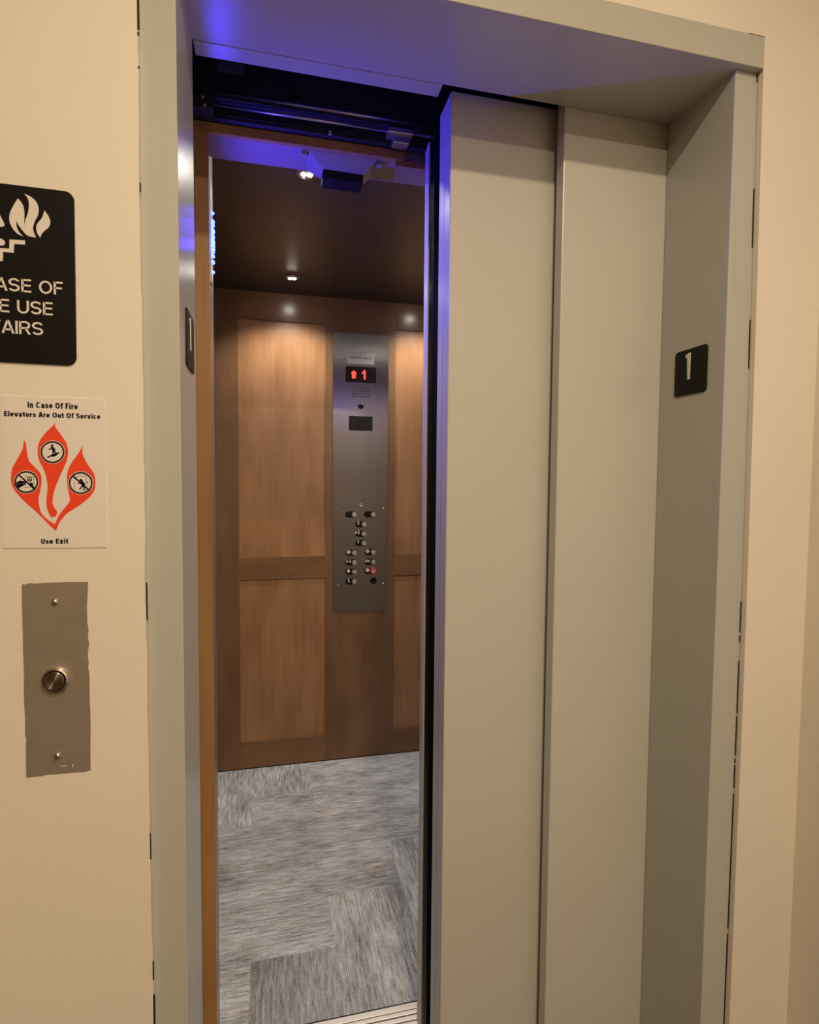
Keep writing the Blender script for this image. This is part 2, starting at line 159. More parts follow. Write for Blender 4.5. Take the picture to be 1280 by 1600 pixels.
        o = bpy.data.objects.new(name, m); COL.objects.link(o)
        if parent is not None: o.parent = parent
        else: o.location = org
        o['_o'] = tuple(org)
        if bevel:
            md = o.modifiers.new('bevel', 'BEVEL'); md.width = bevel; md.segments = 2; md.limit_method = 'ANGLE'; md.angle_limit = math.radians(40)
        return o
def root(name, loc, label, cat, kind=None, group=None):
    o = bpy.data.objects.new(name, None); o.location = loc; o.empty_display_size = .05; COL.objects.link(o); o['_o'] = tuple(loc)
    return tag(o, label, cat, kind, group)
def tag(o, label, cat, kind=None, group=None):
    if label: o['label'] = label
    if cat: o['category'] = cat
    if kind: o['kind'] = kind
    if group: o['group'] = group
    return o
X, Y, Z = Vector((1, 0, 0)), Vector((0, 1, 0)), Vector((0, 0, 1))
def wallf(y): return (Vector((0, y, 0)), X, Z, -Y)          # u = x, v = z, depth towards the viewer's corridor
def circle(cx, cy, r, n=32): return [(cx + r * math.cos(2 * PI * i / n), cy + r * math.sin(2 * PI * i / n)) for i in range(n)]
def rrect(x0, x1, y0, y1, r, n=6):
    P = []
    for cx, cy, a in ((x1 - r, y1 - r, 0), (x0 + r, y1 - r, PI / 2), (x0 + r, y0 + r, PI), (x1 - r, y0 + r, 3 * PI / 2)):
        for i in range(n + 1): q = a + PI / 2 * i / n; P.append((cx + r * math.cos(q), cy + r * math.sin(q)))
    return P
def rounded(pts, n=5, keep=52):
    """Catmull-Rom through the points; corners sharper than keep degrees stay sharp"""
    N = len(pts); P = [Vector(p) for p in pts]; out = []
    def corner(i):
        a = (P[i] - P[i - 1]); b = (P[(i + 1) % N] - P[i])
        if a.length == 0 or b.length == 0: return True
        return math.degrees(a.angle(b)) > keep
    for i in range(N):
        a, b = P[i], P[(i + 1) % N]
        t0 = (b - a) if corner(i) else (b - P[i - 1]) / 2
        t1 = (b - a) if corner((i + 1) % N) else (P[(i + 2) % N] - a) / 2
        for k in range(n):
            t = k / n
            out.append(tuple(a * (2*t**3 - 3*t**2 + 1) + t0 * (t**3 - 2*t**2 + t) + b * (3*t**2 - 2*t**3) + t1 * (t**3 - t**2)))
    return out

def sign_outline():
    """the sign hangs a touch askew: four corners with rounded ends"""
    q = [(-.2815, 1.4866), (-.1283, 1.4862), (-.1268, 1.7126), (-.2780, 1.7137)]; r = .0115; P = []
    for i in range(4):
        a, b, c = Vector(q[i - 1]), Vector(q[i]), Vector(q[(i + 1) % 4]); u = (a - b).normalized(); v = (c - b).normalized()
        for k in range(8):
            t = k / 7 * PI / 2; P.append(tuple(b + u * r * (1 - math.sin(t)) + v * r * (1 - math.cos(t))))
    return P

# ------------------------------------------------------------------ materials
def new_mat(name):
    m = bpy.data.materials.new(name); m.use_nodes = True
    return m, m.node_tree.nodes, m.node_tree.links, m.node_tree.nodes['Principled BSDF']
def mat(name, col, rough=.5, metal=0.0, spec=.5, bump=0.0, bscale=300, var=0.0, vscale=6, emit=None, estr=0, aniso=0, arot=0, coat=0):
    m, N, L, b = new_mat(name)
    b.inputs['Base Color'].default_value = (*col, 1); b.inputs['Roughness'].default_value = rough
    b.inputs['Metallic'].default_value = metal; b.inputs['Specular IOR Level'].default_value = spec
    b.inputs['Coat Weight'].default_value = coat
    if aniso: b.inputs['Anisotropic'].default_value = aniso; b.inputs['Anisotropic Rotation'].default_value = arot
    tc = N.new('ShaderNodeNewGeometry')
    if var:
        n = N.new('ShaderNodeTexNoise'); n.inputs['Scale'].default_value = vscale; n.inputs['Detail'].default_value = 5
        L.new(tc.outputs['Position'], n.inputs['Vector'])
        r = N.new('ShaderNodeMapRange'); r.inputs[1].default_value = .3; r.inputs[2].default_value = .7; r.inputs[3].default_value = 1 - var; r.inputs[4].default_value = 1 + var
        L.new(n.outputs['Fac'], r.inputs[0])
        x = N.new('ShaderNodeVectorMath'); x.operation = 'SCALE'; x.inputs[0].default_value = col; L.new(r.outputs[0], x.inputs['Scale'])
        L.new(x.outputs[0], b.inputs['Base Color'])
    if bump:
        n = N.new('ShaderNodeTexNoise'); n.inputs['Scale'].default_value = bscale; n.inputs['Detail'].default_value = 3
        L.new(tc.outputs['Position'], n.inputs['Vector'])
        p = N.new('ShaderNodeBump'); p.inputs['Strength'].default_value = bump; p.inputs['Distance'].default_value = .001
        L.new(n.outputs['Fac'], p.inputs['Height']); L.new(p.outputs[0], b.inputs['Normal'])
    if emit: b.inputs['Emission Color'].default_value = (*emit, 1); b.inputs['Emission Strength'].default_value = estr
    return m
def wood(name, dark, light, rough=.35, axis=2, blotch=.6):
    m, N, L, b = new_mat(name)
    g = N.new('ShaderNodeNewGeometry'); mp = N.new('ShaderNodeMapping'); L.new(g.outputs['Position'], mp.inputs['Vector'])
    sc = [26, 26, 26]; sc[axis] = 1.6; mp.inputs['Scale'].default_value = sc
    n1 = N.new('ShaderNodeTexNoise'); n1.inputs['Scale'].default_value = 2.2; n1.inputs['Detail'].default_value = 6; n1.inputs['Roughness'].default_value = .65; n1.inputs['Distortion'].default_value = .6
    L.new(mp.outputs[0], n1.inputs['Vector'])
    n2 = N.new('ShaderNodeTexNoise'); n2.inputs['Scale'].default_value = 5.5; n2.inputs['Detail'].default_value = 2
    mp2 = N.new('ShaderNodeMapping'); s2 = [1.6, 1.6, 1.6]; s2[axis] = .5; mp2.inputs['Scale'].default_value = s2
    L.new(g.outputs['Position'], mp2.inputs['Vector']); L.new(mp2.outputs[0], n2.inputs['Vector'])
    mx = N.new('ShaderNodeMix'); mx.data_type = 'FLOAT'; mx.inputs[0].default_value = blotch
    L.new(n1.outputs['Fac'], mx.inputs[2]); L.new(n2.outputs['Fac'], mx.inputs[3])
    r = N.new('ShaderNodeValToRGB'); r.color_ramp.elements[0].position = .32; r.color_ramp.elements[1].position = .68
    r.color_ramp.elements[0].color = (*dark, 1); r.color_ramp.elements[1].color = (*light, 1)
    L.new(mx.outputs[0], r.inputs[0]); L.new(r.outputs[0], b.inputs['Base Color'])
    b.inputs['Roughness'].default_value = rough; b.inputs['Specular IOR Level'].default_value = .35
    return m
def carpet(name):
    m, N, L, b = new_mat(name)
    uv = N.new('ShaderNodeUVMap'); uv.uv_map = 'grain'
    def noise(scale, sx, sy, det, rough=.6):
        mp = N.new('ShaderNodeMapping'); mp.inputs['Scale'].default_value = (sx, sy, 1); L.new(uv.outputs[0], mp.inputs['Vector'])
        n = N.new('ShaderNodeTexNoise'); n.inputs['Scale'].default_value = scale; n.inputs['Detail'].default_value = det; n.inputs['Roughness'].default_value = rough
        L.new(mp.outputs[0], n.inputs['Vector']); return n.outputs['Fac']
    a = noise(1, 14, 120, 5, .7); c = noise(1, 160, 420, 2); big = noise(1, 3.2, 8, 3); tan = noise(1.0, 5, 14, 4)
    mx = N.new('ShaderNodeMix'); mx.data_type = 'FLOAT'; mx.inputs[0].default_value = .33; L.new(a, mx.inputs[2]); L.new(c, mx.inputs[3])
    mx2 = N.new('ShaderNodeMix'); mx2.data_type = 'FLOAT'; mx2.inputs[0].default_value = .28; L.new(mx.outputs[0], mx2.inputs[2]); L.new(big, mx2.inputs[3])
    r = N.new('ShaderNodeValToRGB'); E = r.color_ramp.elements
    E[0].position = .39; E[0].color = (.155, .15, .148, 1); E[1].position = .61; E[1].color = (.66, .695, .75, 1)
    e = E.new(.5); e.color = (.40, .412, .432, 1)
    L.new(mx2.outputs[0], r.inputs[0])
    tr = N.new('ShaderNodeMapRange'); tr.inputs[1].default_value = .56; tr.inputs[2].default_value = .70; tr.inputs[3].default_value = 0; tr.inputs[4].default_value = .55; L.new(tan, tr.inputs[0])
    tm = N.new('ShaderNodeMix'); tm.data_type = 'RGBA'; tm.blend_type = 'MULTIPLY'; L.new(tr.outputs[0], tm.inputs[0]); L.new(r.outputs[0], tm.inputs[6]); tm.inputs[7].default_value = (1.0, .80, .62, 1)
    # ribs of the pile
    wv = N.new('ShaderNodeTexWave'); wv.bands_direction = 'Y'; wv.inputs['Scale'].default_value = 58; wv.inputs['Distortion'].default_value = .8; wv.inputs['Detail'].default_value = 1
    L.new(uv.outputs[0], wv.inputs['Vector'])
    wr = N.new('ShaderNodeMapRange'); wr.inputs[3].default_value = .80; wr.inputs[4].default_value = 1.14; L.new(wv.outputs['Fac'], wr.inputs[0])
    sx = N.new('ShaderNodeVectorMath'); sx.operation = 'SCALE'; L.new(tm.outputs[2], sx.inputs[0]); L.new(wr.outputs[0], sx.inputs['Scale'])
    at = N.new('ShaderNodeAttribute'); at.attribute_name = 'tone'
    s3 = N.new('ShaderNodeVectorMath'); s3.operation = 'SCALE'; L.new(sx.outputs[0], s3.inputs[0]); L.new(at.outputs['Fac'], s3.inputs['Scale'])
    L.new(s3.outputs[0], b.inputs['Base Color'])
    b.inputs['Roughness'].default_value = .95; b.inputs['Specular IOR Level'].default_value = .1
    bp = N.new('ShaderNodeBump'); bp.inputs['Strength'].default_value = .5; bp.inputs['Distance'].default_value = .002; L.new(mx.outputs[0], bp.inputs['Height']); L.new(bp.outputs[0], b.inputs['Normal'])
    return m
M = dict(
    wall=mat('cream_wall_paint', (.78, .725, .635), .62, bump=.25, bscale=160, var=.025, vscale=2.5, spec=.3),
    paint=mat('greige_enamel', (.475, .475, .43), .3, bump=.10, bscale=420, var=.012, spec=.5),
    door=mat('greige_door_enamel', (.575, .57, .52), .32, bump=.08, bscale=420, var=.012, spec=.5),
    wood_wall=mat('brown_wall', (.26, .15, .065), .6),
    dark=mat('dark_joint', (.012, .010, .009), .9),
    shaft=mat('shaft_black', (.015, .015, .017), .9),
    floor=mat('corridor_carpet', (.035, .022, .012), .7, var=.1, vscale=30),
    ceil=mat('ceiling_paint', (.80, .78, .72), .8),
    panel=wood('maple_panel', (.225, .110, .048), (.375, .20, .094), .33),
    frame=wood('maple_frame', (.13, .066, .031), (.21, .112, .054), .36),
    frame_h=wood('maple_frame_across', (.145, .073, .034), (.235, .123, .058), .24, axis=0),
    cherry=wood('orange_veneer', (.33, .165, .058), (.45, .235, .088), .42),
    ceiling_wood=mat('car_ceiling_laminate', (.055, .041, .040), .42, var=.1, vscale=20),
    soffit=mat('car_soffit_paint', (.27, .20, .20), .5),
    steel=mat('brushed_steel', (.42, .39, .37), .27, metal=1.0, aniso=.85, arot=0.0, var=.04, vscale=3),
    satin=mat('satin_metal', (.40, .37, .35), .38, metal=.9),
    chrome=mat('polished_metal', (.78, .74, .68), .16, metal=1.0),
    plate=mat('call_plate_metal', (.40, .345, .28), .42, metal=.5, bump=.15, bscale=600, var=.05, vscale=40),
    black=mat('black_plastic', (.0065, .0052, .0042), .5, spec=.18),
    rubber=mat('black_rubber', (.008, .008, .009), .25, spec=.3),
    white=mat('white_lettering', (.74, .70, .64), .6),
    poster=mat('poster_card', (.78, .73, .69), .55),
    orange=mat('orange_red_ink', (.86, .060, .012), .55),
    ink=mat('black_ink', (.016, .014, .013), .6),
    alum=mat('aluminium', (.74, .70, .66), .32, metal=.85),
    rail=mat('rail_steel', (.50, .48, .46), .3, metal=.9),
    operator=mat('operator_black', (.016, .016, .018), .55),
    display=mat('display_glass', (.006, .004, .004), .12),
    red=mat('red_digits', (.8, .02, .01), .5, emit=(1, .035, .018), estr=2.4),
    redring=mat('red_plastic', (.50, .012, .015), .35),
    led=mat('blue_led', (.1, .2, 1), .3, emit=(.10, .17, 1.0), estr=4.5),
    lens=mat('lamp_lens', (1, 1, 1), .3, emit=(1, .95, .86), estr=260),
    fixture=mat('fixture_metal', (.30, .265, .235), .42, metal=.2),
    lensdark=mat('dark_lens', (.016, .013, .012), .8, spec=.1),
    key=mat('engraved_plate', (.30, .28, .27), .45, metal=.8),
    spun=mat('spun_metal', (.50, .44, .36), .30, metal=1.0, aniso=.0),
    carpet=carpet('carpet_tiles'),
)
_n = M['spun'].node_tree; _t = _n.nodes.new('ShaderNodeTangent'); _t.direction_type = 'RADIAL'; _t.axis = 'Y'
_b = _n.nodes['Principled BSDF']; _b.inputs['Anisotropic'].default_value = .92; _b.inputs['Anisotropic Rotation'].default_value = .25; _n.links.new(_t.outputs[0], _b.inputs['Tangent'])
_n = M['steel'].node_tree; _c = _n.nodes.new('ShaderNodeCombineXYZ'); _c.inputs[0].default_value = 1.0      # brushed across
_n.links.new(_c.outputs[0], _n.nodes['Principled BSDF'].inputs['Tangent'])

# ------------------------------------------------------------------ a small grotesque drawn with strokes (capital height 1)
def arc(cx, cy, rx, ry, a0, a1, n=14): return [(cx + rx * math.cos(math.radians(a0 + (a1 - a0) * i / n)), cy + ry * math.sin(math.radians(a0 + (a1 - a0) * i / n))) for i in range(n + 1)]
def glyph(ch, w, cond):
    """returns (advance width, strokes)"""
    h = w / 2; k = .80 if cond else 1.0; xh = .735
    def st(W, top, a0, a1, bot=0):      # a stadium path from the angle a0 to a1, counter-clockwise
        r = W / 2 - h; ry = min(r, (top - bot) / 2 - h)
        if not cond: ry = (top - bot) / 2 - h
        P = []
        for i in range(41):
            a = a0 + (a1 - a0) * i / 40; c, s = math.cos(math.radians(a)), math.sin(math.radians(a))
            yc = top - h - ry if s >= 0 else bot + h + ry
            P.append((W / 2 + r * c, yc + ry * s))
        if a1 - a0 == 360: P[-1] = (W - h, bot + h + ry); P.append(P[0])
        return P
    def ess(W, top):
        r = W / 2 - h; q = (top - 2 * h) / 4
        return [arc(W / 2, top - h - q, r, q, 18, 270, 18) + arc(W / 2, h + q, r, q, 90, -162, 18)[1:]]
    if ch == ' ': return .30 * (1.0 if not cond else .8), []
    if ch in 'AOCEFUTIRNS':
        W = dict(A=.74, O=.84, C=.78, E=.62, F=.58, U=.74, T=.64, I=w, R=.72, N=.74, S=.70)[ch] * (1 if ch == 'I' else k)
        if ch == 'A': return W, [[(h * .55, 0), (W / 2 - h * .25, 1)], [(W / 2 + h * .25, 1), (W - h * .55, 0)], [(W * .2, .30), (W * .8, .30)]]
        if ch == 'O': return W, [st(W, 1, 0, 360)]
        if ch == 'C': return W, [st(W, 1, 38, 322)]
        if ch == 'E': return W, [[(h, 0), (h, 1)], [(h, h), (W, h)], [(h, .52), (W * .94, .52)], [(h, 1 - h), (W, 1 - h)]]
        if ch == 'F': return W, [[(h, 0), (h, 1)], [(h, .50), (W * .92, .50)], [(h, 1 - h), (W, 1 - h)]]
        if ch == 'U': return W, [[(h, 1)] + arc(W / 2, h + W / 2 - h, W / 2 - h, W / 2 - h, 180, 360) + [(W - h, 1)]]
        if ch == 'T': return W, [[(W / 2, 0), (W / 2, 1)], [(0, 1 - h), (W, 1 - h)]]
        if ch == 'I': return W, [[(h, 0), (h, 1)]]
        if ch == 'N': return W, [[(h, 0), (h, 1)], [(h, 1), (W - h, 0)], [(W - h, 0), (W - h, 1)]]
        if ch == 'S': return W, ess(W, 1)
        if ch == 'R':
            q = (1 - h - .47) / 2
            return W, [[(h, 0), (h, 1)], [(h, 1 - h)] + arc(W - h - q - .02, 1 - h - q, q, q, 90, -90) + [(h, .47)], [(W * .55, .47), (W - h * .9, 0)]]
    W = dict(n=.60, a=.60, s=.57, e=.60, f=.36, i=w, r=.42, l=w, v=.62, t=.38, o=.62, u=.60, c=.58, x=.62)[ch] * (1 if ch in 'il' else .86)
    r = W / 2 - h
    if ch == 'n': return W, [[(h, 0), (h, xh)], arc(W / 2, xh - h - r, r, r, 180, 0) + [(W - h, 0)]]
    if ch == 'u': return W, [[(W - h, 0), (W - h, xh)], [(h, xh)] + arc(W / 2, h + r, r, r, 180, 360)]
    if ch == 'o': return W, [st(W, xh, 0, 360)]
    if ch == 'c': return W, [st(W, xh, 30, 330)]
    if ch == 'e': return W, [[(h, xh * .47), (W - h, xh * .47)] + st(W, xh, 0, 325)]
    if ch == 's': return W, ess(W, xh)
    if ch == 'a':
        q = (.46 - 2 * h) / 2
        return W, [arc(W / 2, xh - h - r, r, r, 165, 0) + [(W - h, 0)], [(W - h, .46 - h), (W / 2, .46 - h)] + arc(h + q, h + q, q, q, 90, 270) + [(W - h - .05, h), (W - h, h + .06)]]
    if ch == 'f': return W, [[(h + .07, 0), (h + .07, .80)] + arc(h + .07 + .13, .80, .13, 1 - h - .80, 180, 90)[1:] + [(W, 1 - h)], [(0, xh - h), (W, xh - h)]]
    if ch == 't': return W, [[(h + .07, .92), (h + .07, .16)] + arc(h + .07 + .12, .16, .12, .16 - h, 180, 270)[1:] + [(W, h)], [(0, xh - h), (W, xh - h)]]
    if ch == 'i': return W, [[(h, 0), (h, xh)], [(h, .84), (h, 1)]]
    if ch == 'l': return W, [[(h, 0), (h, 1)]]
    if ch == 'r': return W, [[(h, 0), (h, xh)], arc(W, xh - h - .22, W - h, .22, 175, 92)]
    if ch == 'v': return W, [[(h * .7, xh), (W / 2 - h * .2, 0)], [(W / 2 + h * .2, 0), (W - h * .7, xh)]]
    if ch == 'x': return W, [[(h, xh), (W - h, 0)], [(h, 0), (W - h, xh)]]
def lettering(mb, body, fr, base, height, w, left=None, right=None, width=None, cond=False, gap=.10, d0=0, d1=.0004, stretch=1.0):
    """writes body with solid strokes; width squeezes the line to fit"""
    x = 0; S_ = []
    for ch in body:
        a, st = glyph(ch, w, cond)
        S_ += [[(px + x, py) for px, py in s] for s in st]; x += a + gap
    x -= gap; kx = height * stretch if width is None else width / x
    if left is None: left = right - x * kx
    for s in S_:
        s = [p for i, p in enumerate(s) if i == 0 or math.dist(p, s[i - 1]) > 1e-6]; L_, R_ = [], []
        closed = math.dist(s[0], s[-1]) < 1e-6
        for i, p in enumerate(s):
            a = s[i - 1] if i > 0 else (s[-2] if closed else None); c = s[i + 1] if i < len(s) - 1 else (s[1] if closed else None)
            da = (Vector(p) - Vector(a)).normalized() if a else None; dc = (Vector(c) - Vector(p)).normalized() if c else None
            t = ((da or dc) + (dc or da)).normalized(); n = Vector((-t.y, t.x)); m = 1 / max(.45, n.dot(Vector((-(dc or da).y, (dc or da).x))))
            L_.append((p[0] + n.x * m * w / 2, p[1] + n.y * m * w / 2)); R_.append((p[0] - n.x * m * w / 2, p[1] - n.y * m * w / 2))
        P = lambda q: (left + q[0] * kx, base + q[1] * height)
        O, U, V, N = fr; b = bmesh.new(); n_ = len(s)
        vv = [[b.verts.new(O + U * P(q)[0] + V * P(q)[1] + N * d) for q in side] for d in (d0, d1) for side in (L_, R_)]
        for i in range(n_ - 1):
            b.faces.new((vv[0][i], vv[0][i + 1], vv[1][i + 1], vv[1][i])); b.faces.new((vv[2][i], vv[3][i], vv[3][i + 1], vv[2][i + 1]))
            b.faces.new((vv[0][i], vv[2][i], vv[2][i + 1], vv[0][i + 1])); b.faces.new((vv[1][i], vv[1][i + 1], vv[3][i + 1], vv[3][i]))
        for i in (0, n_ - 1): b.faces.new((vv[0][i], vv[1][i], vv[3][i], vv[2][i]))
        bmesh.ops.recalc_face_normals(b, faces=b.faces); mb.add(b)
    return mb

# ================================================================== SETTING: the corridor
def struct(name, mb, m, label, cat, parent=None, bevel=0):
    o = mb.build(name, m, parent, bevel)
    if parent is None: tag(o, label, cat, 'structure')
    return o
XL, XR, YF, YR, ZC = -2.2, 1.103, -0.012, -3.9, 2.60
edge = [(-.0458, 0), (-.0455, .3)] + [(a + random.uniform(-.0005, .0005), b) for a, b in reversed(WEDGE)]
jag = []
for (a, b), (c, d) in zip(edge, edge[1:]):
    k = max(1, int((d - b) / .018))
    for i in range(k):
        t = i / k; jag.append((a + (c - a) * t + random.uniform(-.0006, .0006), b + (d - b) * t))
outline = [(XL, 0)] + jag + [(-.0466, 2.1105), (.9595, 2.1095), (.9600, 2.05), (.9653, 1.63), (.9695, 1.1), (.9700, .93), (.9680, .31), (.9665, 0), (XR, 0), (XR, ZC), (XL, ZC)]
struct('wall_front', MB().prism(outline, wallf(YF), -.011, 0), M['wall'], 'cream painted corridor wall around the elevator frame', 'wall')
struct('wall_right', MB().box(XR, XR + .1, YR, YF + .1, 0, ZC), M['wall'], 'cream side wall meeting the elevator wall at the right edge', 'wall')
struct('wall_left', MB().box(XL - .1, XL, YR, YF, 0, ZC), M['wood_wall'], 'brown wall at the far left end of the corridor', 'wall')
struct('wall_rear', MB().box(XL - .1, XR + .1, YR - .1, YR, 0, ZC), M['wood_wall'], 'brown wall across the corridor opposite the elevator', 'wall')
struct('floor', MB().box(XL - .1, XR + .1, YR - .1, .17, -.1, 0), M['floor'], 'brown carpeted corridor floor in front of the elevator', 'floor')
struct('ceiling', MB().box(XL - .1, XR + .1, YR - .1, 0, ZC, ZC + .1), M['ceil'], 'pale painted ceiling over the corridor', 'ceiling')

# elevator frame
W, D, H = .914, .1755, 2.066
fr = root('trim_1', (W / 2, 0, 0), 'greige painted steel frame around the elevator opening', 'door frame', 'structure')
def xprism(prof, x0, x1): return MB().prism(prof, (Vector((0, 0, 0)), Y, Z, X), x0, x1)
MB().box(-.09, 0, 0, D, 0, 2.30).build('jamb', M['paint'], fr, bevel=.0016)
MB().box(W, W + .09, 0, D, 0, 2.30).build('jamb', M['paint'], fr, bevel=.0016)
xprism([(-.014, 2.0565), (0, 2.0572), (D, 2.0657), (D, 2.30), (-.0005, 2.30), (-.0005, 2.1095), (-.014, 2.1095)], -.0472, .9592).build('head', M['paint'], fr, bevel=.0014)
MB().box(0.0008, .4354, D + .0016, .2115, 2.0660, 2.095).build('soffit_lip', M['paint'], fr, bevel=.0008)
def gapz(py, side):
    T = [(0, 1.973), (112, 2.061), (300, 1.815), (500, 1.6315), (1100, .926), (1600, .2997)] if side else [(0, 1.973), (300, 1.7238), (900, 1.1996), (1200, .9233), (1600, .5389)]
    if side: T = T[1:]
    for (a, b), (c, d) in zip(T, T[1:]):
        if py <= c or c == 1600: return b + (d - b) * (py - a) / (c - a)
def gapx(z):
    T = [(2.3, .9600), (2.05, .9605), (1.63, .9658), (1.1, .9700), (.93, .9705), (.31, .9685), (0, .967)]
    for (a, b), (c, d) in zip(T, T[1:]):
        if z >= c: return b + (d - b) * (z - a) / (c - a)
    return .967
gp = MB()
for a, b in ((116, 126), (265, 362), (500, 574), (935, 985), (990, 1000), (1030, 1114), (1118, 1178), (1183, 1190), (1193, 1229), (1236, 1448), (1456, 1640)):
    z0, z1 = gapz(b, 1), gapz(a, 1)
    gp.prism([(gapx(z0) - .0030, z0), (gapx(z0) - .0008, z0), (gapx(z1) - .0008, z1), (gapx(z1) - .0030, z1)], wallf(0), 0, .0006)
gp.box(.9592, .9612, -.0118, -.0006, 2.09, 2.1085)
gp.box(.925, .9585, -.0138, -.0125, 2.1094, 2.1100)
for a, b, t in ((-20, 46, .0022), (49, 55, .0016), (102, 106, .0014), (285, 300, .001), (910, 968, .0011), (1300, 1340, .001), (1500, 1530, .0012), (1553, 1640, .0020)):
    z0, z1 = gapz(b, 0), gapz(a, 0)
    x = -.0462 if a < 1400 else -.0452
    gp.prism([(x - .0006, z0), (x + t, z0), (x + t, z1), (x - .0006, z1)], wallf(0), .0118, .0125)
gp.build('joint_gap', M['dark'], fr)

# ================================================================== SETTING: shaft and car
struct('wall_shaft', MB().box(-.50, -.45, .19, 2.0, -.3, 3.0).box(1.60, 1.65, .19, 2.0, -.3, 3.0).box(-.5, 1.65, .19, 2.0, 3.0, 3.05).box(-.5, 1.65, 2.0, 2.05, -.3, 3.05).box(-.5, 1.65, .19, 2.0, -.35, -.30)
       .box(-.5, -.09, .17, .19, -.3, 3.05).box(1.004, 1.65, .17, .19, -.3, 3.05).box(-.09, 1.004, .12, .17, 2.305, 3.05),
       M['shaft'], 'black unlit shaft seen above the open car entrance', 'elevator shaft')
CX0, CX1, CY, CZ = -.1245, 1.20, 1.81, 2.178
bk = root('wall_car_back', ((CX0 + CX1) / 2, CY, 0), 'brown maple panelled back wall inside the elevator car', 'wall', 'structure')
for x0, x1 in ((-.0165, .3705), (.7005, 1.085)):
    MB().box(x0 - .004, x1 + .004, CY + .0055, CY + .02, .124, .8865).build('panel', M['panel'], bk)
    MB().box(x0 - .004, x1 + .004, CY + .0055, CY + .02, .9825, 2.058).build('panel', M['panel'], bk)
    for z0, z1 in ((.004, .1283), (.8825, .9865), (2.0540, CZ)):
        MB().box(x0, x1, CY, CY + .02, z0, z1).build('rail', M['frame_h'], bk, bevel=.0006)
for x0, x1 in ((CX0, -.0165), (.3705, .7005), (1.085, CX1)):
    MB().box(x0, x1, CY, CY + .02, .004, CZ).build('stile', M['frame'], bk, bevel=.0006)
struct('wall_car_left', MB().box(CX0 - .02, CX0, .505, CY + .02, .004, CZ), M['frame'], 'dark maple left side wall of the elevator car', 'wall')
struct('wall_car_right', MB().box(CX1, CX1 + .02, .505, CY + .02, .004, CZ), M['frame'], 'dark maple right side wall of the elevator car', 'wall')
struct('ceiling_car', MB().box(CX0 - .02, CX1 + .02, .522, CY + .02, CZ, CZ + .03), M['ceiling_wood'], 'dark brown ceiling of the elevator car with small lamps', 'ceiling')

# carpet tiles
rects = [(-.1245, .065, .487, .705, 0, 1.02), (.065, .298, .487, .705, 1, .72), (.298, .540, .487, .910, 1, .90), (.540, .79, .487, .910, 1, .92), (.79, 1.2, .487, .910, 0, .95),
         (-.1245, .298, .705, .910, 0, .92), (-.1245, .298, .910, 1.135, 0, .88), (.298, .540, .910, 1.135, 0, .90), (.540, .79, .910, 1.135, 1, .95), (.79, 1.2, .91, 1.135, 0, .95),
         (-.1245, .298, 1.135, 1.36, 0, .86), (.298, .79, 1.135, 1.36, 0, .95), (.79, 1.2, 1.135, 1.36, 0, .95),
         (-.1245, .045, 1.36, 1.81, 1, 1.04), (.045, .293, 1.36, 1.565, 0, 1.0), (.045, .293, 1.565, 1.81, 1, 1.12), (.293, .79, 1.36, 1.565, 0, 1.02), (.293, .79, 1.565, 1.81, 0, 1.10), (.79, 1.2, 1.36, 1.81, 0, 1.0)]
me = bpy.data.meshes.new('floor_car'); V_, F_, UVs, TN = [], [], [], []
for i, (x0, x1, y0, y1, d, tn) in enumerate(rects):
    b = len(V_); V_ += [(x0, y0, 0), (x1, y0, 0), (x1, y1, 0), (x0, y1, 0)]; F_.append((b, b + 1, b + 2, b + 3)); TN.append(tn)
    ox, oy = ((i * 3.71) % 17, (i * 5.13) % 13) if d or i in (0, 14) else (0, 3.3 if y0 > 1.3 else 0)
    UVs += [((y + oy, x + ox) if d else (x + ox, y + oy)) for x, y in ((x0, y0), (x1, y0), (x1, y1), (x0, y1))]
b = len(V_); V_ += [(-.1245, .487, -.03), (1.2, .487, -.03), (1.2, 1.81, -.03), (-.1245, 1.81, -.03)]; F_.append((b + 3, b + 2, b + 1, b)); TN.append(1); UVs += [(0, 0)] * 4
me.from_pydata(V_, [], F_); uvl = me.uv_layers.new(name='grain')
for l, q in zip(uvl.data, UVs): l.uv = q
at = me.attributes.new('tone', 'FLOAT', 'FACE')
for a_, q in zip(at.data, TN): a_.value = q
me.materials.append(M['carpet'])
fl = bpy.data.objects.new('floor_car', me); COL.objects.link(fl); tag(fl, 'grey streaked carpet tiles on the elevator car floor', 'floor', 'structure')

# car entrance: wooden post and transom, metal return, painted soffit
en = root('trim_2', (.45, .42, 0), 'orange wood post and transom framing the elevator car entrance', 'car entrance', 'structure')
MB().box(-.16, .0008, .42, .432, .004, 2.0775).build('post', M['cherry'], en, bevel=.0006)
MB().box(-.16, 0, .4325, .505, .004, CZ).build('metal_return', M['satin'], en, bevel=.0006)
MB().prism([(-.16, 2.0585)] + [(.411, 2.0585), (.416, 2.0595), (.4195, 2.063), (.4205, 2.068), (.4205, 2.0775), (-.16, 2.0775)], (Vector((0, .432, 0)), X, Z, -Y), 0, .012).build('transom', M['cherry'], en)
MB().box(.40, .90, .4265, .432, 2.0475, 2.0600).build('transom_strip', M['cherry'], en)
MB().box(-.16, CX1, .4325, .522, 2.0590, CZ + .03).build('soffit', M['soffit'], en)
MB().box(.93, CX1, .4325, .505, .004, 2.0585).build('return_panel', M['frame'], en)

